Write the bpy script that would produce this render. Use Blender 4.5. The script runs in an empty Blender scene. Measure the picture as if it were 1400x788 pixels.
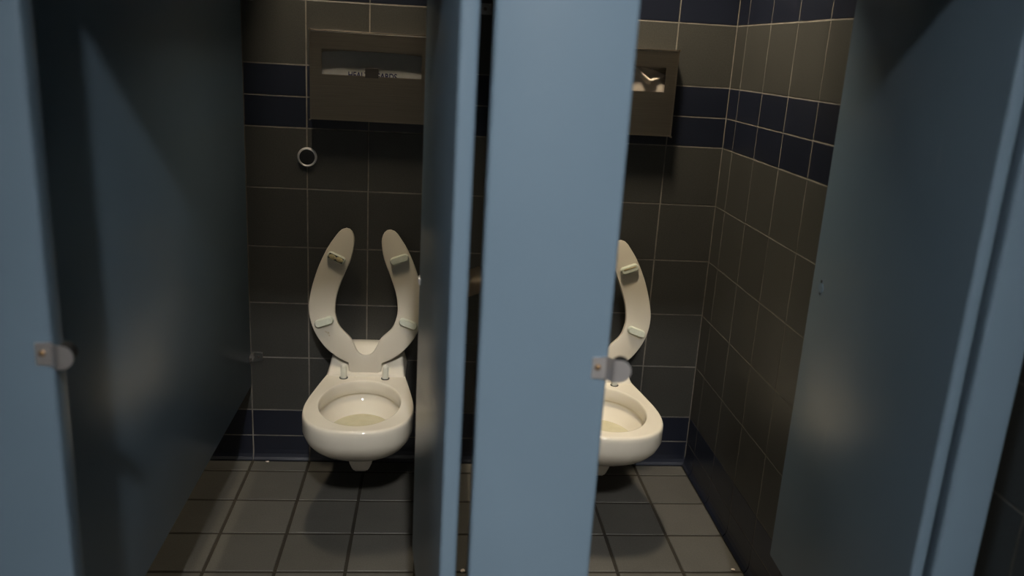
import bpy, bmesh, math, random
from mathutils import Matrix, Vector
random.seed(7)
S = bpy.context.scene
COL = S.collection
PI = math.pi

# ------------------------------------------------------------------ camera
def euler_matrix(a, b, c):
    return Matrix.Rotation(a, 3, 'Z') @ Matrix.Rotation(b, 3, 'X') @ Matrix.Rotation(c, 3, 'Y')
cam_data = bpy.data.cameras.new('camera')
cam = bpy.data.objects.new('camera', cam_data)
COL.objects.link(cam)
R = euler_matrix(-0.0962, -0.2728, -0.0578)
M = (R @ Matrix.Rotation(PI / 2, 3, 'X')).to_4x4()      # camera looks along +Y before the rotation
M.translation = Vector((-0.9855, -2.9006, 1.5007))
cam.matrix_world = M
cam_data.sensor_width = 36.0
cam_data.lens = 1160.4 / 1400 * 36.0
cam_data.clip_start = 0.02
cam_data.dof.use_dof = True
cam_data.dof.focus_distance = 2.75
cam_data.dof.aperture_fstop = 2.4
S.camera = cam

# ------------------------------------------------------------------ world, exposure
w = bpy.data.worlds.new('world'); S.world = w
w.use_nodes = True
w.node_tree.nodes['Background'].inputs[0].default_value = (0.6, 0.75, 1.0, 1)
w.node_tree.nodes['Background'].inputs[1].default_value = 0.0
S.view_settings.view_transform = 'Standard'
S.view_settings.look = 'None'
S.view_settings.gamma = 1.0
S.view_settings.use_curve_mapping = False
S.view_settings.exposure = 0.0

# lamp settings: (centre x, y, z), (size x, y), colour, strength, baffle gaps (left, right, front, back), baffle depth
LAMPS = [
    ((-1.39, -0.50, 2.44), (0.05, 0.26), (1.0, 0.86, 0.64), 335.0, (.020, .090, .03, .10), .26),
    ((-0.50, -0.44, 2.44), (0.12, 0.22), (1.0, 0.86, 0.64), 350.0, (.005, .14, .03, .10), .26),
    ((-2.05, -0.60, 2.44), (0.10, 0.26), (1.0, 0.86, 0.64), 130.0, (.03, .06, .05, .06), .26),  # unseen extra lamp, added to brighten the floor under the left partition
    ((-0.80, -5.60, 4.62), (0.20, 0.50), (1.0, 0.99, 0.97), 1230.0, (.002, .002, None, None), .44),  # room lamp, narrowed by added side blades
]

# ------------------------------------------------------------------ materials
def newmat(name):
    m = bpy.data.materials.new(name); m.use_nodes = True
    nt = m.node_tree; b = nt.nodes['Principled BSDF']
    return m, nt, b
def N(nt, t, **k):
    n = nt.nodes.new(t)
    for a, v in k.items(): setattr(n, a, v)
    return n
def noise(nt, scale, detail=4, rough=.6, vec=None, coords='pos'):
    n = N(nt, 'ShaderNodeTexNoise'); n.inputs['Scale'].default_value = scale
    n.inputs['Detail'].default_value = detail; n.inputs['Roughness'].default_value = rough
    if vec is None:
        if coords == 'pos':
            g = N(nt, 'ShaderNodeNewGeometry'); vec = g.outputs['Position']
        else:
            g = N(nt, 'ShaderNodeTexCoord'); vec = g.outputs['Object']
    nt.links.new(vec, n.inputs['Vector'])
    return n
def ramp(nt, src, stops):
    r = N(nt, 'ShaderNodeValToRGB')
    while len(r.color_ramp.elements) < len(stops): r.color_ramp.elements.new(.5)
    for e, (p, c) in zip(r.color_ramp.elements, stops):
        e.position = p; e.color = (*c, 1) if len(c) == 3 else c
    nt.links.new(src, r.inputs[0]); return r
def bump(nt, b, src, strength, dist=.001):
    n = N(nt, 'ShaderNodeBump'); n.inputs['Strength'].default_value = strength
    n.inputs['Distance'].default_value = dist
    nt.links.new(src, n.inputs['Height']); nt.links.new(n.outputs[0], b.inputs['Normal'])
    return n
def mixc(nt, fac, a, b, mode='MIX'):
    m = N(nt, 'ShaderNodeMix', data_type='RGBA', blend_type=mode)
    for s, v in ((m.inputs[0], fac), (m.inputs[6], a), (m.inputs[7], b)):
        if hasattr(v, 'is_linked'): nt.links.new(v, s)
        elif isinstance(v, (int, float)): s.default_value = v
        else: s.default_value = (*v, 1)
    return m.outputs[2]
def mul(c, k): return tuple(min(1, x * k) for x in c)

def tile_mat(name, base, rough, spread, var, spec=.5):
    m, nt, b = newmat(name)
    n = noise(nt, 210, 4, .75)
    r = ramp(nt, n.outputs[0], [(.3, mul(base, 1 - spread)), (.7, mul(base, 1 + spread))])
    n2 = noise(nt, 9, 3, .6)
    r2 = ramp(nt, n2.outputs[0], [(.3, (1 - var,) * 3), (.7, (1, 1, 1))])
    oi = N(nt, 'ShaderNodeObjectInfo')
    r3 = ramp(nt, oi.outputs['Random'], [(0, (1 - var * 1.2,) * 3), (1, (1, 1, 1))])
    c = mixc(nt, 1.0, r.outputs[0], r2.outputs[0], 'MULTIPLY')
    c = mixc(nt, 1.0, c, r3.outputs[0], 'MULTIPLY')
    nt.links.new(c, b.inputs['Base Color'])
    b.inputs['Roughness'].default_value = rough
    b.inputs['Specular IOR Level'].default_value = spec
    n3 = noise(nt, 60, 4, .6)
    bump(nt, b, n3.outputs[0], .15, .0006)
    return m
M_GREY = tile_mat('grey_tile', (.0445, .0435, .0385), .42, .26, .10)
M_BLUE = tile_mat('navy_tile', (.0105, .013, .0235), .30, .12, .12)
M_FLOOR = tile_mat('floor_tile', (.095, .09, .079), .5, .24, .14)
def grout_mat(name, c1, c2):
    m, nt, b = newmat(name)
    n = noise(nt, 14, 5, .65)
    r = ramp(nt, n.outputs[0], [(.3, c1), (.7, c2)])
    nt.links.new(r.outputs[0], b.inputs['Base Color']); b.inputs['Roughness'].default_value = .9
    n2 = noise(nt, 500, 3); bump(nt, b, n2.outputs[0], .4, .0006)
    return m
M_WGROUT = grout_mat('wall_grout', (.10, .092, .078), (.22, .20, .17))
M_FGROUT = grout_mat('floor_grout', (.010, .008, .005), (.026, .020, .011))

def paint_mat():
    m, nt, b = newmat('blue_enamel')
    n = noise(nt, 3, 3)
    r = ramp(nt, n.outputs[0], [(.3, (.150, .215, .280)), (.7, (.161, .230, .298))])
    # thin pale scuffs and scratches
    tc = N(nt, 'ShaderNodeTexCoord')
    mp = N(nt, 'ShaderNodeMapping'); mp.inputs['Rotation'].default_value = (.5, .25, .35)
    mp.inputs['Scale'].default_value = (7, 5, .9)
    nt.links.new(tc.outputs['Object'], mp.inputs[0])
    v = noise(nt, 5, 6, .7, vec=mp.outputs[0])
    r2 = ramp(nt, v.outputs[0], [(.655, (0, 0, 0)), (.70, (.10,) * 3)])
    c = mixc(nt, r2.outputs[0], r.outputs[0], (.3, .34, .37))
    nt.links.new(c, b.inputs['Base Color'])
    b.inputs['Roughness'].default_value = .30
    b.inputs['Specular IOR Level'].default_value = .35
    n2 = noise(nt, 160, 3, .5); bump(nt, b, n2.outputs[0], .10, .0006)
    return m
M_PAINT = paint_mat()
def simple(name, col, rough, metal=0., var=.06, scale=30, bmp=0., spec=.5):
    m, nt, b = newmat(name)
    n = noise(nt, scale, 4)
    r = ramp(nt, n.outputs[0], [(.3, mul(col, 1 - var)), (.7, mul(col, 1 + var))])
    nt.links.new(r.outputs[0], b.inputs['Base Color'])
    b.inputs['Roughness'].default_value = rough; b.inputs['Metallic'].default_value = metal
    b.inputs['Specular IOR Level'].default_value = spec
    if bmp:
        n2 = noise(nt, scale * 8, 3); bump(nt, b, n2.outputs[0], bmp, .0005)
    return m
M_PORC = simple('vitreous_china', (.72, .66, .55), .10, 0, .02, 6)
M_CHROME = simple('satin_chrome', (.88, .85, .85), .48, 1, .03, 40)
M_POLISH = simple('highlight_metal', (.88, .76, .64), .2, 1, .03, 40)
M_BRACKET = simple('dull_chrome', (.5, .48, .46), .25, 1, .05, 60)
M_BRASS = simple('worn_brass_screw', (.55, .36, .20), .30, 1, .1, 200)
M_RUBBER = simple('black_rubber', (.012, .012, .012), .5)
M_BLACK = simple('black_plastic', (.008, .008, .008), .35)
M_POST = simple('white_plastic_hinge', (.68, .66, .56), .3, 0, .03)
M_BUMP = simple('pale_rubber_bumper', (.52, .54, .45), .45, 0, .06, 90)
M_FOAM = simple('torn_yellow_foam', (.42, .35, .19), .9, 0, .25, 260, .5)
M_CARD = simple('printed_card', (.42, .415, .39), .85, 0, .03, 40)
M_PAPER = simple('paper', (.55, .545, .52), .85, 0, .03, 40)
M_INK = simple('blue_ink', (.010, .010, .075), .7)
M_SCRAP = simple('scrap_paper', (.75, .65, .58), .9)
M_CEIL = simple('ceiling_paint', (.30, .295, .28), .9)
M_BAFFLE = simple('black_baffle', (.02, .02, .02), .8)
M_PLAIN = simple('plain_wall', (.22, .21, .19), .7)
M_DARKMETAL = simple('dark_steel', (.10, .09, .08), .4, 1)
def steel_mat():
    m, nt, b = newmat('brushed_steel')
    tc = N(nt, 'ShaderNodeTexCoord'); mp = N(nt, 'ShaderNodeMapping')
    mp.inputs['Scale'].default_value = (3, 3, 220)
    nt.links.new(tc.outputs['Object'], mp.inputs[0])
    v = noise(nt, 3, 4, .6, vec=mp.outputs[0])
    r = ramp(nt, v.outputs[0], [(.3, (.27, .225, .17)), (.7, (.33, .275, .21))])
    nt.links.new(r.outputs[0], b.inputs['Base Color'])
    b.inputs['Metallic'].default_value = 1; b.inputs['Roughness'].default_value = .38
    b.inputs['Anisotropic'].default_value = .5
    bump(nt, b, v.outputs[0], .05, .0005)
    return m
M_STEEL = steel_mat()
def seat_mat():
    m, nt, b = newmat('seat_plastic')
    tc = N(nt, 'ShaderNodeTexCoord')
    v = noise(nt, 34, 5, .65, vec=tc.outputs['Object'])
    r = ramp(nt, v.outputs[0], [(.60, (.56, .51, .42)), (.70, (.36, .27, .15))])
    sx = N(nt, 'ShaderNodeSeparateXYZ'); nt.links.new(tc.outputs['Object'], sx.inputs[0])
    # stains only low on the ring, near the hinge end
    rz = ramp(nt, sx.outputs['Z'], [(.10, (0, 0, 0)), (.13, (1, 1, 1)), (.155, (1, 1, 1)), (.17, (0, 0, 0))])
    rx = ramp(nt, sx.outputs['X'], [(.0, (1, 1, 1)), (.01, (0, 0, 0))])
    f = mixc(nt, 1.0, rz.outputs[0], rx.outputs[0], 'MULTIPLY')
    c = mixc(nt, f, (.56, .51, .42), r.outputs[0])
    nt.links.new(c, b.inputs['Base Color'])
    b.inputs['Roughness'].default_value = .32
    return m
M_SEAT = seat_mat()
def water_mat():
    m, nt, b = newmat('toilet_water')
    n = noise(nt, 25, 3)
    r = ramp(nt, n.outputs[0], [(.3, (.56, .51, .34)), (.7, (.62, .57, .40))])
    nt.links.new(r.outputs[0], b.inputs['Base Color'])
    b.inputs['Roughness'].default_value = .03
    b.inputs['IOR'].default_value = 1.33
    b.inputs['Transmission Weight'].default_value = .1
    n2 = noise(nt, 12, 2); bump(nt, b, n2.outputs[0], .03, .002)
    return m
M_WATER = water_mat()
def emit_mat(name, col, s):
    m, nt, b = newmat(name)
    b.inputs['Base Color'].default_value = (.8, .8, .8, 1)
    b.inputs['Emission Color'].default_value = (*col, 1)
    b.inputs['Emission Strength'].default_value = s
    return m

# ------------------------------------------------------------------ helpers
def link(name, me, mat=None, parent=None):
    o = bpy.data.objects.new(name, me); COL.objects.link(o)
    if mat is not None and not me.materials: me.materials.append(mat)
    if parent is not None: o.parent = parent
    return o
def obj(name, bm, mat, parent=None, smooth=False):
    me = bpy.data.meshes.new(name)
    bmesh.ops.recalc_face_normals(bm, faces=bm.faces[:])
    bm.to_mesh(me); bm.free()
    if smooth:
        for p in me.polygons: p.use_smooth = True
        if smooth != 'all' and hasattr(me, 'set_sharp_from_angle'): me.set_sharp_from_angle(angle=math.radians(40))
    return link(name, me, mat, parent)
def tag(o, label, cat, group=None):
    o['label'] = label; o['category'] = cat
    if group: o['group'] = group
    return o
def thing(name, label, cat, loc, group=None):
    o = bpy.data.objects.new(name, None); COL.objects.link(o)
    o.location = loc; o.empty_display_size = .05
    return tag(o, label, cat, group)
def box(bm, x0, x1, y0, y1, z0, z1, bev=0., seg=2):
    r = bmesh.ops.create_cube(bm, size=1)
    vs = r['verts']
    for v in vs:
        v.co = Vector(((x0 + x1) / 2 + v.co.x * (x1 - x0), (y0 + y1) / 2 + v.co.y * (y1 - y0), (z0 + z1) / 2 + v.co.z * (z1 - z0)))
    if bev:
        es = list({e for v in vs for e in v.link_edges})
        bmesh.ops.bevel(bm, geom=es, offset=bev, segments=seg, affect='EDGES', profile=.5)
    return bm
def BX(*a, **k): return box(bmesh.new(), *a, **k)
def cyl(bm, p, axis, r, h, n=20, r2=None, bev=0.):
    res = bmesh.ops.create_cone(bm, cap_ends=True, segments=n, radius1=r, radius2=r if r2 is None else r2, depth=h)
    q = Vector((0, 0, 1)).rotation_difference(Vector(axis))
    for v in res['verts']: v.co = q @ v.co + Vector(p)
    return bm
def copy_tree(o, parent=None):
    c = o.copy(); COL.objects.link(c)
    if parent is not None: c.parent = parent
    for ch in list(o.children): copy_tree(ch, c)
    return c
def rings_mesh(bm, rings, cap0=False, cap1=False):
    vr = [[bm.verts.new(p) for p in r] for r in rings]
    n = len(vr[0])
    for a, b in zip(vr, vr[1:]):
        for i in range(n):
            j = (i + 1) % n
            bm.faces.new((a[i], a[j], b[j], b[i]))
    if cap0: bm.faces.new(vr[0][::-1])
    if cap1: bm.faces.new(vr[-1])
    return vr
def catmull(pts, per=5, closed=False):
    out = []; n = len(pts)
    rng = range(n) if closed else range(n - 1)
    for i in rng:
        P = [Vector(pts[(i + k) % n] if closed else pts[min(max(i + k, 0), n - 1)]) for k in (-1, 0, 1, 2)]
        for s in range(per):
            t = s / per
            out.append(.5 * (2 * P[1] + (P[2] - P[0]) * t + (2 * P[0] - 5 * P[1] + 4 * P[2] - P[3]) * t * t + (3 * P[1] - P[0] - 3 * P[2] + P[3]) * t ** 3))
    if not closed: out.append(Vector(pts[-1]))
    return out

# ------------------------------------------------------------------ the room shell
T = .2032
CUT = .2002            # last (cut) column of the back wall, at the right corner
D1 = .1000             # first (cut) column of the right wall, at the corner
E0 = .0905             # first (cut) floor row, along the back wall
Z0 = .0964             # top of the cove base
XL, YF, ZC = -3.05, -7.2, 4.68  # unseen ceiling raised so the room lamp shines in steeply
ZT = 2.50              # added soffit over the stalls, top of the tiling
def struct(name, bm, mat):
    o = obj(name, bm, mat); o['kind'] = 'structure'; return o
wall_back = struct('wall_back', BX(XL - .15, .15, .0009, .15, -.15, ZC), M_WGROUT)
wall_right = struct('wall_right', BX(.0009, .15, YF, .0009, -.15, ZC), M_WGROUT)
floor = struct('floor', BX(XL, .0025, YF, .0025, -.15, -.0025), M_FGROUT)
ceiling = struct('ceiling', BX(XL - .15, .15, YF - .15, .15, ZC, ZC + .1), M_CEIL)
wall_left = struct('wall_left', BX(XL - .15, XL, YF, .0025, -.15, ZC), M_PLAIN)
wall_front = struct('wall_front', BX(XL - .15, .15, YF - .15, YF, -.15, ZC), M_PLAIN)

_tm = {}
def tile_mesh(wd, ht, mat, th=.0009, c=.0009):
    k = (round(wd, 4), round(ht, 4), mat.name)
    if k in _tm: return _tm[k]
    bm = bmesh.new()
    def ring(ix, z): return [bm.verts.new((sx * (wd / 2 - ix), sy * (ht / 2 - ix), z)) for sx, sy in ((-1, -1), (1, -1), (1, 1), (-1, 1))]
    a, b, d = ring(0, -th), ring(0, -th * .45), ring(c, 0)
    for p, q in ((a, b), (b, d)):
        for i in range(4): bm.faces.new((p[i], p[(i + 1) % 4], q[(i + 1) % 4], q[i]))
    bm.faces.new(d)
    me = bpy.data.meshes.new('tile'); bm.to_mesh(me); bm.free(); me.materials.append(mat)
    _tm[k] = me; return me
def cove_mesh(wd, ht, mat):
    k = ('cove', round(wd, 4), round(ht, 4))
    if k in _tm: return _tm[k]
    bm = bmesh.new()
    prof = [(-ht / 2, .013), (-ht / 2 + .004, .0125), (-ht / 2 + .012, .006), (-ht / 2 + .024, .0015), (-ht / 2 + .04, 0), (ht / 2 - .0018, 0), (ht / 2, -.0004), (ht / 2, -.0009), (-ht / 2, -.0009)]
    rs = [[bm.verts.new((sx, y, z)) for y, z in prof] for sx in (-wd / 2, wd / 2)]
    n = len(prof)
    for i in range(n): bm.faces.new((rs[0][i], rs[1][i], rs[1][(i + 1) % n], rs[0][(i + 1) % n]))
    bm.faces.new(rs[0]); bm.faces.new(rs[1][::-1])
    bmesh.ops.recalc_face_normals(bm, faces=bm.faces[:])
    me = bpy.data.meshes.new('cove_tile'); bm.to_mesh(me); bm.free(); me.materials.append(mat)
    _tm[k] = me; return me
MB = Matrix(((1, 0, 0, 0), (0, 0, -1, 0), (0, 1, 0, 0), (0, 0, 0, 1)))          # face -Y
MR = Matrix(((0, 0, -1, 0), (-1, 0, 0, 0), (0, 1, 0, 0), (0, 0, 0, 1)))         # face -X
rows = [(0, Z0, 'cove'), (Z0, Z0 + T / 2, 'b')]
z = Z0 + T / 2
for kind, h in [('g', T)] * 5 + [('b', T / 2)] * 2 + [('g', T)] + [('b', T / 2)] * 2 + [('g', T)] * 2 + [('g', 1)]:
    z1 = min(z + h, ZT)
    if z1 - z > .02: rows.append((z, z1, kind))
    z = z1
GW = .0042
cols_b = [(-CUT, 0)] + [(-CUT - T * (k + 1), -CUT - T * k) for k in range(13)] + [(XL, -CUT - T * 13)]
cols_r = [(-D1, 0)] + [(-D1 - T * (k + 1), -D1 - T * k) for k in range(17)]
def jit(M_): return M_ @ Matrix.Rotation(random.uniform(-.002, .002), 4, 'X') @ Matrix.Rotation(random.uniform(-.002, .002), 4, 'Y')
for parent, cols, which in ((wall_back, cols_b, 'b'), (wall_right, cols_r, 'r')):
    for z0, z1, kind in rows:
        for a, b in cols:
            if b - a < .03: continue
            wd, ht = b - a - GW, z1 - z0 - (GW if kind != 'cove' else GW / 2)
            zc = (z0 + z1) / 2 - (0 if kind != 'cove' else GW / 4)
            mat = M_GREY if kind == 'g' else M_BLUE
            if kind == 'cove': me = cove_mesh(wd, ht, mat)
            else: me = tile_mesh(wd, ht, mat)
            o = link('cove_tile' if kind == 'cove' else 'tile', me, None, parent)
            if which == 'b': o.matrix_basis = Matrix.Translation(((a + b) / 2, 0, zc)) @ jit(MB)
            else: o.matrix_basis = Matrix.Translation((0, (a + b) / 2, zc)) @ jit(MR)
FG = .0105
cols_f = [(-CUT, 0)] + [(-CUT - T * (k + 1), -CUT - T * k) for k in range(14)]
rows_f = [(-E0, 0)] + [(-E0 - T * (k + 1), -E0 - T * k) for k in range(17)]
for a, b in cols_f:
    for c, d in rows_f:
        d2 = min(d, -.011) if d == 0 else d
        b2 = min(b, -.011) if b == 0 else b
        if a < XL: a = XL
        wd, ht = b2 - a - FG, d2 - c - FG
        if wd < .02 or ht < .02: continue
        o = link('floor_tile', tile_mesh(wd, ht, M_FLOOR, .0025, .0010), None, floor)
        o.matrix_basis = Matrix.Translation(((a + b2) / 2, (c + d2) / 2, 0)) @ jit(Matrix.Identity(4))

# unseen soffit and valance, added to keep room light off the upper stalls
bm = BX(XL, .0, -1.66, -1.63, 1.782, ZT)
box(bm, XL, .0, -1.66, -.001, ZT, ZT + .05)
trim_1 = struct('shade_soffit_1', bm, M_PLAIN)

# ------------------------------------------------------------------ ceiling lamps
for i, ((lx, ly, lz), (sx, sy), lc, ls, gaps, dep) in enumerate(LAMPS):
    lab = ['ceiling downlight above the left toilet, in an added baffle box', 'ceiling downlight above the right toilet, in an added baffle box',
           'unseen lamp added to brighten the floor beyond the left partition',
           'unseen room lamp in front of the stalls, with added side blades'][i]
    t = thing('ceiling_lamp', lab, 'lamp', (lx, ly, lz + .06))
    obj('lamp_housing', BX(-sx / 2 - .01, sx / 2 + .01, -sy / 2 - .008, sy / 2 + .008, -.045, -.0005, bev=.003), M_CEIL, t)
    obj('diffuser', BX(-sx / 2, sx / 2, -sy / 2, sy / 2, -.062, -.0455, bev=.003), emit_mat('lamp_glow_%d' % i, lc, ls), t)
    if gaps:                                   # baffle box added to keep lamp light off partitions and doors
        l, r, f, bk = gaps
        sides = f is None                      # room lamp: side blades added to dim its light towards both sides
        if sides: f, bk = .15, .75
        x0, x1, y0, y1, z0, z1, th = -sx / 2 - l, sx / 2 + r, -sy / 2 - f, sy / 2 + bk, -.06 - dep, -.0005, .006
        for q in ((x0 - th, x0, y0, y1), (x1, x1 + th, y0, y1)) if sides else ((x0 - th, x0, y0 - th, y1 + th), (x1, x1 + th, y0 - th, y1 + th), (x0, x1, y0 - th, y0), (x0, x1, y1, y1 + th)):
            obj('baffle', BX(*q, z0, z1), M_BAFFLE, t)

# ------------------------------------------------------------------ stall hardware
PANEL_Z0, PANEL_Z1 = .295, 1.77
def screw(parent, p, axis, r=.005, mat=None):
    bm = bmesh.new(); ax = Vector(axis)
    bmesh.ops.create_uvsphere(bm, u_segments=12, v_segments=6, radius=r)
    q = Vector((0, 0, 1)).rotation_difference(ax)
    for v in bm.verts:
        v.co.z = max(v.co.z, 0) * .55
        v.co = q @ v.co + Vector(p)
    return obj('screw', bm, mat or M_BRASS, parent, True)

def keeper(parent, xedge, yf, z):
    """chrome strike plate: flat foot on the pilaster, a joggle forward and a round-ended tab past the edge"""
    bm = bmesh.new()
    h = .0185; t = .0026
    path = [(-.026, 0), (-.0045, 0), (-.001, -.003), (.004, -.0115), (.0085, -.0140), (.014, -.0142)]
    for k in range(1, 9):
        path.append((.014 + .0195 * math.sin(k / 8 * PI / 2), -.0142))
    secs = []
    for i, (u, v) in enumerate(path):
        if i >= 5: hh = h * math.sqrt(max(0.02, 1 - ((u - .014) / .0197) ** 2))
        elif i == 0: hh = h * .93
        else: hh = h
        secs.append([(xedge + u, yf - t + v, z - hh), (xedge + u, yf - t + v, z + hh), (xedge + u, yf + v - .0002, z + hh), (xedge + u, yf + v - .0002, z - hh)])
    rings_mesh(bm, secs, True, True)
    bmesh.ops.bevel(bm, geom=[e for e in bm.edges if e.calc_face_angle(0) > .9], offset=.0010, segments=2, affect='EDGES')
    k = obj('keeper', bm, M_CHROME, parent, True)
    k['label'] = 'chrome latch keeper with round-ended tab'
    screw(k, (xedge - .017, yf - t, z + .001), (0, -1, 0), .0052)
    bm = bmesh.new(); cyl(bm, (xedge + .019, yf - .0060, z + .005), (0, 1, 0), .0145, .0160, 20)
    obj('rubber_bumper', bm, M_RUBBER, k, True)
    return k

def pilaster(label, x0, x1, y0, y1):
    xc = (x0 + x1) / 2
    t = thing('pilaster', label, 'pilaster', (xc, (y0 + y1) / 2, 0), 'blue pilasters at the front of the stalls')
    t.empty_display_size = .05
    hx, hy = (x1 - x0) / 2, (y1 - y0) / 2
    obj('pilaster_panel', BX(-hx, hx, -hy, hy, .003, 1.78, bev=.007, seg=3), M_PAINT, t, True)
    obj('floor_shoe', BX(-hx - .004, hx + .004, -hy - .004, hy + .004, .0005, .075, bev=.003), M_STEEL, t, True)
    return t
YP0, YP1 = -1.66, -1.615
pil_l = pilaster('blue pilaster at the left edge, with a chrome keeper on its right edge', -1.752, -1.547, YP0, YP1)
keeper(pil_l, -1.544 - pil_l.location.x, YP0 - pil_l.location.y, 1.0275)
pil_c = pilaster('wide bright blue pilaster standing between the two stall openings', -.912, -.706, YP0, YP1)
keeper(pil_c, -.706 - pil_c.location.x, YP0 - pil_c.location.y, 1.026)
pil_r = pilaster('narrow blue pilaster next to the tiled right wall', -.090, -.0105, YP0, YP1)

def wall_bracket(parent, x_face, zc, side, h=.036):
    """L-shaped chrome bracket: one leaf screwed to the back wall, one lying on the panel face"""
    bm = bmesh.new(); s = side
    box(bm, *sorted((x_face + s * .0003, x_face + s * .040)), -.0035, -.0008, zc - h / 2, zc + h / 2, bev=.0006, seg=1)
    box(bm, *sorted((x_face + s * .0003, x_face + s * .003)), -.045, -.0036, zc - h / 2, zc + h / 2, bev=.0006, seg=1)
    b = obj('wall_bracket', bm, M_BRACKET, parent, True)
    screw(b, (x_face + s * .024, -.0036, zc), (0, -1, 0), .0055, M_DARKMETAL)
    screw(b, (x_face + s * .003, -.028, zc), (s, 0, 0), .0055, M_DARKMETAL)
    return b
def partition(label, x0, x1):
    xc = (x0 + x1) / 2; hx = (x1 - x0) / 2
    t = thing('stall_partition', label, 'partition', (xc, 0, 0), 'blue partitions running back to the tiled wall')
    obj('partition_panel', BX(-hx, hx, YP1 + .0005, -.012, PANEL_Z0, PANEL_Z1, bev=.004, seg=2), M_PAINT, t, True)
    return t, hx
part_l, hx = partition('blue partition on the far left, its long dark face towards the left toilet', -1.6455, -1.620)
for zc in (.402, 1.625):
    wall_bracket(part_l, hx, zc, 1); wall_bracket(part_l, -hx, zc, -1)
part_c, hx = partition('blue partition behind the wide middle pilaster, between the two toilets', -.8220, -.7965)
wall_bracket(part_c, hx, .402, 1)
wall_bracket(part_c, hx, 1.625, 1); wall_bracket(part_c, -hx, 1.625, -1)

def stall_door(label, near, far, thick, group='blue stall doors standing open inwards'):
    """near / far: points on the left face; local +Y runs from hinge edge to latch edge, face at x=0"""
    a, b = Vector(near), Vector(far); L = (b - a).length
    t = thing('stall_door', label, 'door', (a.x, a.y, 0), group)
    t.rotation_euler = (0, 0, math.atan2(-(b - a).x, (b - a).y))
    obj('door_panel', BX(0, thick, 0, L, PANEL_Z0, PANEL_Z1, bev=.006, seg=3), M_PAINT, t, True)
    for zc in (.335, 1.70):
        bm = bmesh.new()
        box(bm, thick - .004, thick + .004, .004, .05, zc - .03, zc + .03, bev=.001)
        cyl(bm, (thick + .005, .0, zc), (0, 0, 1), .005, .07, 12)
        obj('hinge', bm, M_CHROME, t, True)
    bm = bmesh.new(); box(bm, -.002, -.0003, L - .052, L - .022, .985, 1.045, bev=.0008, seg=1)
    return t, L
door_l, L1 = stall_door('blue stall door in the left opening, swung in beside the left toilet', (-.9600, -1.645), (-1.0170, -1.035), .029)
bm = bmesh.new(); box(bm, -.0025, .031, L1 - .022, L1 + .0025, .982, .998, bev=.001)
lt = obj('latch', bm, M_CHROME, door_l, True)
door_r, L2 = stall_door('blue stall door in the right opening, swung in against the right wall', (-.1275, -1.655), (-.1080, -1.058), .024)
bm = bmesh.new()
for dz in (-.012, .016): cyl(bm, (-.0006, L2 - .052, 1.02 + dz), (-1, 0, 0), .0035, .0014, 12)
obj('screw_hole', bm, M_BLACK, door_r, True)
bm = bmesh.new(); cyl(bm, (-.0004, L2 - .052, 1.02), (-1, 0, 0), .0125, .0012, 20)
obj('latch_plate', bm, M_PAINT, door_r, True)

# ------------------------------------------------------------------ toilets
HC = Vector((0, -.377))
half = [(0, -.004), (.06, -.004), (.108, -.006), (.122, -.03), (.129, -.09), (.1365, -.157), (.147, -.22), (.158, -.29), (.168, -.36), (.1715, -.425), (.163, -.49), (.137, -.545), (.095, -.58), (.048, -.596), (0, -.60)]
oh = catmull(half, 5)
outline = [Vector((p.x, p.y)) for p in oh] + [Vector((-p.x, p.y)) for p in oh[-2:0:-1]]
def oring(z, sx, sy): return [(p.x * sx, p.y * sy, z) for p in outline]
def hring(z, s, dy=0.):
    out = []
    for p in outline:
        a = math.atan2(p.y - HC.y, p.x)
        ca, sa = math.cos(a), math.sin(a)
        A, B = .1275, (.176 if sa < 0 else .176)
        k = 1 / math.sqrt((ca / A) ** 2 + (sa / B) ** 2)
        out.append((k * ca * s, HC.y + dy + k * sa * s, z))
    return out
def bowl_mesh():
    bm = bmesh.new()
    outer = [(.176, .10, .22), (.178, .22, .34), (.187, .39, .50), (.206, .51, .64), (.231, .65, .752), (.261, .785, .855), (.290, .895, .925), (.318, .965, .972), (.348, 1.003, 1.0), (.380, 1.0, 1.0), (.392, .998, .999), (.397, .990, .995), (.3993, .981, .989), (.400, .970, .982), (.400, .962, .977)]
    rings = [oring(*r) for r in outer]
    rings += [hring(.400, 1.09), hring(.400, 1.045), hring(.400, 1.03), hring(.3987, 1.012), hring(.395, 1.001), hring(.388, .994), hring(.375, .992), hring(.357, .994), hring(.354, 1.01), hring(.353, 1.06), hring(.344, 1.055), hring(.326, .985), hring(.308, .90), hring(.29, .82), hring(.265, .70), hring(.24, .5), hring(.23, .3)]
    rings_mesh(bm, rings, True, True)
    return bm
SEAT_HALF = [(0, .001), (.050, .001), (.0545, .004), (.0555, .020), (.0560, .034), (.075, .042), (.106, .060), (.141, .091), (.172, .1365), (.188, .181), (.1935, .2195), (.192, .247), (.183, .295), (.163, .361), (.135, .424), (.108, .466), (.092, .486), (.074, .4935), (.058, .488), (.048, .470), (.0455, .444), (.055, .392), (.080, .329), (.0985, .273), (.1055, .222), (.100, .187), (.086, .155), (.052, .122), (.038, .0965), (.0265, .0735), (.012, .0625), (0, .060)]
SA = Vector((0, -.155, .41)); SB = Vector((0, -.065, .893))
SD = (SB - SA).normalized(); SN = Vector((0, -SD.z, SD.y))      # SN points out of the seat's underside, to the viewer
SM = Matrix(((1, 0, 0, 0), (0, -SN.y, SD.y, 0), (0, -SN.z, SD.z, 0), (0, 0, 0, 1)))    # local x, y (away from viewer), z (up the seat)
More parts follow.
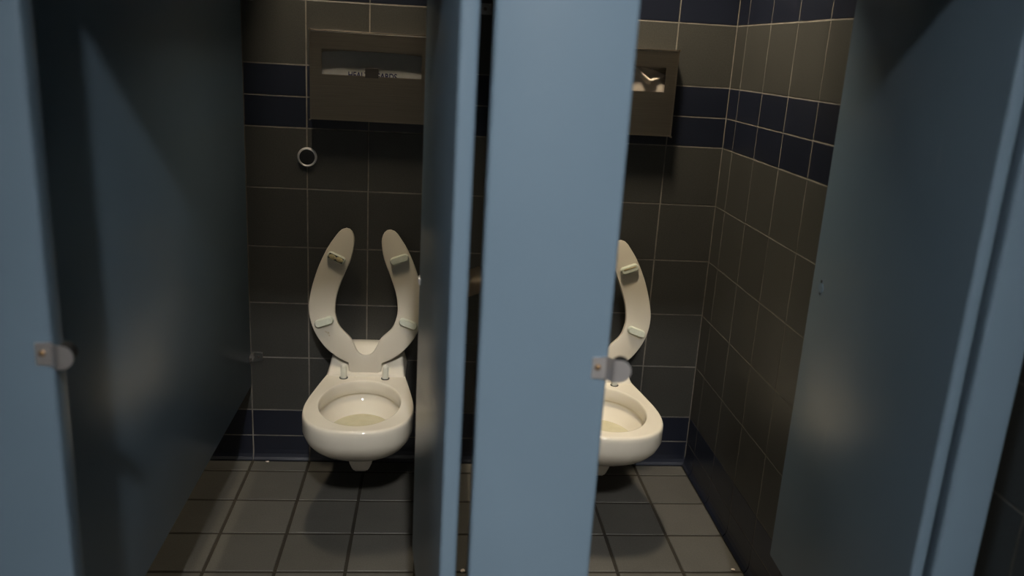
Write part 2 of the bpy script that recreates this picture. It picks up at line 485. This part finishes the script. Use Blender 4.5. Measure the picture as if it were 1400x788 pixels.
def resample(pts, m):
    d = [0]
    for p, q in zip(pts, pts[1:]): d.append(d[-1] + (q - p).length)
    out = []; k = 0
    for i in range(m):
        t = d[-1] * i / (m - 1)
        while k < len(d) - 2 and d[k + 1] < t: k += 1
        f = (t - d[k]) / max(1e-9, d[k + 1] - d[k])
        out.append(pts[k].lerp(pts[k + 1], min(1, f)))
    return out
def seat_mesh():
    h = catmull(SEAT_HALF, 4)
    tip = 17 * 4                                   # index of the arm's tip, between outer and inner edge
    m = 44
    outer, inner = resample(h[:tip + 1], m), resample(h[tip:][::-1], m)
    half_loop = outer + inner[-2::-1]              # hinge end -> outer edge -> tip -> inner edge -> centre
    n = len(half_loop)
    nor = []
    for i in range(n):
        d = half_loop[min(i + 1, n - 1)] - half_loop[max(i - 1, 0)]
        d.normalize(); nor.append(Vector((d.y, -d.x)))
    nor[0] = Vector((0, -1)); nor[-1] = Vector((0, 1))
    bm = bmesh.new()
    for sx in (1, -1):
        def ring(off, y): return [bm.verts.new((sx * max(0, p.x - q.x * off) if 0 < i < n - 1 else 0, y, p.y - q.y * off)) for i, (p, q) in enumerate(zip(half_loop, nor))]
        rs = [ring(.0045, 0), ring(.0015, .001), ring(0, .0045), ring(0, .015), ring(.003, .0195), ring(.007, .021)]
        for a, b in zip(rs, rs[1:]):
            for i in range(n - 1): bm.faces.new((a[i], a[i + 1], b[i + 1], b[i]))
        for r in (rs[0], rs[-1]):
            for i in range(m - 1):
                j = n - 1 - i
                q = [r[i], r[i + 1], r[j - 1], r[j]]
                if i == m - 2: q = [r[i], r[i + 1], r[j]]
                bm.faces.new(q)
    bmesh.ops.remove_doubles(bm, verts=bm.verts[:], dist=.00005)
    return bm
def bumper_mesh(ln=.065, wd=.027, ht=.018):
    bm = bmesh.new()
    def ring(off, y):
        out = []; r = wd / 2 - off; a = (ln - wd) / 2
        for k in range(24):
            th = 2 * PI * k / 24
            cx = a if math.cos(th) >= 0 else -a
            out.append((cx + r * math.cos(th), y, r * math.sin(th)))
        return out
    rings_mesh(bm, [ring(-.0008, 0), ring(0, -.003), ring(.001, -ht * .75), ring(.0035, -ht)], False, True)
    return bm
def foam_mesh(ln=.052, wd=.017):
    bm = bmesh.new()
    for s in (-1, 1):
        r = bmesh.ops.create_uvsphere(bm, u_segments=14, v_segments=8, radius=1)
        for v in r['verts']:
            v.co = Vector((v.co.x * ln * .27 + s * ln * .24, v.co.y * .003 - .0150, v.co.z * wd * .5 + s * .0005))
    return bm
def slit_mesh(): return BX(-.022, .022, -.0190, -.0165, .0010, .0062, bev=.001)
def toilet(label, x, torn, dz=0.):
    t = thing('toilet', label, 'toilet', (x, 0, dz), 'wall-hung toilets with raised seats')
    bowl = obj('bowl', bowl_mesh(), M_PORC, t, 'all')
    me = bowl.data
    # raised ledge behind the seat
    bm = bmesh.new()
    prof = [(-.163, .3985), (-.160, .408), (-.150, .414), (-.125, .432), (-.085, .462), (-.062, .476), (-.045, .4795), (-.012, .481), (-.004, .477), (-.003, .3985)]
    secs = []
    for k, (sx, dz, dyy) in enumerate([(-1, -.012, .010), (-.97, -.003, .003), (-.92, 0, 0), (-.5, 0, 0), (0, 0, 0), (.5, 0, 0), (.92, 0, 0), (.97, -.003, .003), (1, -.012, .010)]):
        row = []
        for y, z in prof:
            wdt = .1345 - (z - .3985) * .21
            zz = z if z < .40 else max(.3985, z + dz)
            row.append((sx * wdt, min(-.003, y + (dyy if y < -.05 else 0)), zz))
        secs.append(row)
    rings_mesh(bm, secs, True, True)
    obj('rear_ledge', bm, M_PORC, t, True)
    bm = bmesh.new()
    rings_mesh(bm, [[(sx * a, y, z) for sx, y in ((-1, -.345), (1, -.345), (1, -.245), (-1, -.245))] for a, z in ((.021, .138), (.026, .143), (.038, .170), (.040, .188))], True, True)
    bmesh.ops.bevel(bm, geom=bm.edges[:], offset=.004, segments=2, affect='EDGES')
    obj('outlet_boss', bm, M_PORC, t, True)
    bm = bmesh.new(); v = [bm.verts.new(p) for p in hring(.2925, .835)]; bm.faces.new(v)
    obj('water', bm, M_WATER, t, True)
    # seat
    s = obj('seat', seat_mesh(), M_SEAT, t, True)
    M4 = Matrix.Translation((0.0 - .004, SA.y, SA.z)) @ SM
    s.matrix_basis = M4
    for i, (bx, bz, ang) in enumerate([(-.104, .391, 24), (.107, .393, -20), (-.140, .1725, -19), (.143, .1735, 20)]):
        b = obj('bumper', bumper_mesh(), M_BUMP, s, True)
        b.matrix_basis = Matrix.Translation((bx, .0003, bz)) @ Matrix.Rotation(math.radians(ang), 4, 'Y')
        if i == 0 and torn == 0:
            f = obj('torn_foam', foam_mesh(), M_FOAM, b, True); b['label'] = 'bumper with its cap torn off, yellow foam showing'
            f.matrix_basis = Matrix.Translation((0, -.0025, 0)); 
            fr = obj('torn_rim', BX(-.026, .026, -.0185, -.0176, -.0090, .0090, bev=.0003, seg=1), M_BLACK, b)
        if i == 1 and torn == 1:
            obj('split', slit_mesh(), M_FOAM, b, True); b['label'] = 'bumper with a yellow split along its top'
    for sx in (-1, 1):
        bm = bmesh.new()
        prof = [(.0105, 0), (.0108, .012), (.0108, .040)] + [(.0108 * math.cos(a), .040 + .0108 * math.sin(a)) for a in (.35, .7, 1.05, 1.35)]
        rings_mesh(bm, [[(r * math.cos(2 * PI * k / 18), r * math.sin(2 * PI * k / 18), z) for k in range(18)] for r, z in prof], True, True)
        p = obj('hinge_post', bm, M_POST, t, True); p.location = (sx * .070 - .003, -.1775, .4003)
        bm = bmesh.new(); cyl(bm, (0, 0, 0), (0, 0, 1), .0145, .0016, 20)
        g = obj('hinge_gasket', bm, M_BLACK, p, True); g.location = (0, 0, .0006)
    return t
toilet('white toilet in the left stall, whole raised seat in view, one bumper torn', -1.205, 0)
toilet('white toilet in the right stall, half hidden by the middle pilaster', -.411, 1, -.006)

# ------------------------------------------------------------------ seat-cover dispensers
def frame_box(W, H, D, sx0, sx1, sz0, sz1, depth):
    bm = bmesh.new()
    o = [bm.verts.new((x, -D, z)) for x, z in ((-W / 2, 0), (W / 2, 0), (W / 2, H), (-W / 2, H))]
    b = [bm.verts.new((v.co.x, -.0008, v.co.z)) for v in o]
    i = [bm.verts.new((x, -D, z)) for x, z in ((sx0, sz0), (sx1, sz0), (sx1, sz1), (sx0, sz1))]
    j = [bm.verts.new((v.co.x, -D + .0016, v.co.z)) for v in i]
    ex = .02
    k = [bm.verts.new((x, -D + .0016, z)) for x, z in ((sx0 - ex, sz0 - .05), (sx1 + ex, sz0 - .05), (sx1 + ex, sz1 + .02), (sx0 - ex, sz1 + .02))]
    l = [bm.verts.new((v.co.x, -D + depth, v.co.z)) for v in k]
    for p, q in ((o, b), (o, i), (i, j), (j, k), (k, l)):
        for n in range(4): bm.faces.new((p[n], p[(n + 1) % 4], q[(n + 1) % 4], q[n]))
    bm.faces.new(b); bm.faces.new(l)
    bm.normal_update()
    es = [e for e in bm.edges if (e.verts[0] in o and e.verts[1] in o) or ({*e.verts} & {*o} and {*e.verts} & {*b})]
    bmesh.ops.bevel(bm, geom=es, offset=.0035, segments=4, affect='EDGES')
    return bm
DZ, DH, DW, DD = 1.249, .281, .394, .052
def dispenser(label, x, tab=True):
    t = thing('seat_cover_dispenser', label, 'dispenser', (x, 0, DZ), 'steel seat-cover dispensers on the back wall')
    obj('case', frame_box(DW, DH, DD, -.159, .159, .145, .224, .042), M_STEEL, t, True)
    bm = bmesh.new(); cyl(bm, (0, -DD + .0030, DH - .0030), (1, 0, 0), .0040, DW - .002, 16)
    obj('highlight_edge', bm, M_POLISH, t, True)  # polished rod added to catch a highlight along the top edge
    if tab:
        obj('slot_tab', BX(-.0215, .0215, -DD - .0002, -DD + .0012, .140, .171, bev=.0004, seg=1), M_DARKMETAL, t)['label'] = 'dark metal tab across the slot'
    return t
XD1 = -1.204
dispenser('brushed steel seat-cover dispenser above the left toilet, flat white papers inside', XD1)
XD2 = XD1 + .805
dispenser('brushed steel seat-cover dispenser above the right toilet, crumpled sheet in its slot', XD2, False)
# the packet of covers in the left dispenser
def sheet(pts, y0, y1):
    bm = bmesh.new()
    rings_mesh(bm, [[(x, y0, z) for x, z in pts], [(x, y1, z) for x, z in pts]], True, True)
    return bm
pk = thing('seat_cover_packet', 'white paper seat covers seen through the slot of the left dispenser', 'paper', (XD1, -.0105, DZ + .098))
arc = [(-.172, .0), (.172, .0), (.172, .085)] + [(.152 - .03 * math.sin(a) * 0 - .155 * (1 - math.cos(0)) + .02 * math.cos(a) - .0, .085 + .033 * math.sin(a)) for a in (.4, .8, 1.2)] + [(.10, .121), (0, .1225), (-.10, .121)] + [(-.152 - .02 * math.cos(a), .085 + .033 * math.sin(a)) for a in (1.2, .8, .4)] + [(-.172, .085)]
obj('paper_stack', sheet(arc, -.005, .0), M_PAPER, pk)
arc2 = [(-.168, .0), (.168, .0), (.168, .052), (.12, .0665), (.06, .0705), (0, .0715), (-.06, .0705), (-.12, .0665), (-.168, .052)]
obj('front_card', sheet(arc2, -.0075, -.0053), M_CARD, pk)
def text_mesh(s, size):
    cu = bpy.data.curves.new('lettering', 'FONT'); cu.body = s; cu.size = size; cu.extrude = .0002
    cu.align_x = 'CENTER'; cu.offset = .0006
    o = bpy.data.objects.new('lettering', cu); COL.objects.link(o)
    dg = bpy.context.evaluated_depsgraph_get()
    me = bpy.data.meshes.new_from_object(o.evaluated_get(dg))
    bpy.data.objects.remove(o)
    return me
tm = text_mesh('HEALTH GARDS', .0275)
lt = link('lettering', tm, M_INK, pk)
lt.rotation_euler = (PI / 2, 0, 0); lt.location = (0, -.0078, .0385)
lt.scale.x = .80
# the crumpled sheet in the right dispenser
cs = thing('crumpled_seat_cover', 'crumpled shiny sheet sticking in the slot of the right dispenser', 'paper', (XD2, -.012, DZ + .10))
bm = bmesh.new(); nx, nz = 36, 30
g = []
for i in range(nx + 1):
    col = []
    for j in range(nz + 1):
        u = i / nx; v = j / nz
        x = -.165 + .33 * u
        z = .004 + .120 * v * (1 - .20 * max(0, (u - .75) / .25) ** 1.5)
        y = -.004 - .010 * math.sin(PI * v) - .003 * math.sin(9 * u) * math.sin(PI * v)
        crest = .078 + (.30 * (.83 - u) if u < .83 else .12 * (u - .83))      # folded crease that climbs to the left
        y -= .027 * math.exp(-((z - crest) / .008) ** 2) * max(0, 1 - abs(u - .78) / .22) ** .6
        col.append(bm.verts.new((x, max(y, -.0385), z)))
    g.append(col)
for i in range(nx):
    for j in range(nz): bm.faces.new((g[i][j], g[i + 1][j], g[i + 1][j + 1], g[i][j + 1]))
M_FILM = simple('waxy_paper', (.60, .52, .44), .3, 0, .05, 30)
o = obj('sheet', bm, M_FILM, cs, 'all')
sol = o.modifiers.new('thickness', 'SOLIDIFY'); sol.thickness = .0006
obj('paper_stack', sheet([(-.17, 0), (.17, 0), (.17, .10), (.12, .118), (-.12, .118), (-.17, .10)], -.004, .0), M_PAPER, cs)

# ------------------------------------------------------------------ flush button in the back wall
t = thing('flush_button', 'round chrome flush button with black centre on the back wall', 'button', (-1.4185, 0, 1.119))
bm = bmesh.new()
prof = [(.0325, -.0006), (.0325, -.005), (.0310, -.0085), (.0285, -.0095), (.0265, -.0085), (.0258, -.006)]
rings_mesh(bm, [[(r * math.cos(2 * PI * k / 40), y, r * math.sin(2 * PI * k / 40)) for k in range(40)] for r, y in prof], True, True)
obj('ring', bm, M_CHROME, t, True)
bm = bmesh.new()
rings_mesh(bm, [[(r * math.cos(2 * PI * k / 40), y, r * math.sin(2 * PI * k / 40)) for k in range(40)] for r, y in [(.0252, -.0062), (.0252, -.0078), (.0235, -.0088), (.012, -.0078)]], True, True)
obj('button', bm, M_BLACK, t, True)

# ------------------------------------------------------------------ toilet-roll holder on the middle partition
t = thing('toilet_roll_dispenser', 'metal toilet-roll dispenser on the middle partition, glimpsed through the door gap', 'dispenser', (-.8225, -.55, .715))
bm = bmesh.new()
prof = [(.0, 0), (-.118, 0), (-.124, .004), (-.124, .018), (-.118, .05), (-.105, .095), (-.075, .132), (-.03, .150), (.0, .152)]
rings_mesh(bm, [[(x, y, z) for x, z in prof] for y in (-.14, .14)], True, True)
obj('cover', bm, M_STEEL, t, True)
obj('back_plate', BX(-.003, .0004, -.155, .155, -.012, .165, bev=.001), M_STEEL, t)

# ------------------------------------------------------------------ litter on the floor
def scrap(label, x, y, r, flat=.4):
    bm = bmesh.new(); bmesh.ops.create_icosphere(bm, subdivisions=1, radius=r)
    for v in bm.verts: v.co = Vector((v.co.x * random.uniform(.7, 1.3), v.co.y * random.uniform(.6, 1.1), v.co.z * flat * random.uniform(.7, 1.2)))
    mz = min(v.co.z for v in bm.verts)
    for v in bm.verts: v.co.z -= mz
    o = obj('paper_scrap', bm, M_SCRAP); o.location = (x, y, .0002)
    tag(o, label, 'litter')
scrap('tiny pinkish-white paper scrap on the floor tile by the right wall', -.040, -.690, .0062)
scrap('tiny torn white paper scrap on the floor below the door hinge gap', -.872, -.700, .0085, .5)
scrap('tiny pale crumb on the floor tile edge beneath the back wall', -1.57, -.022, .007, .25)
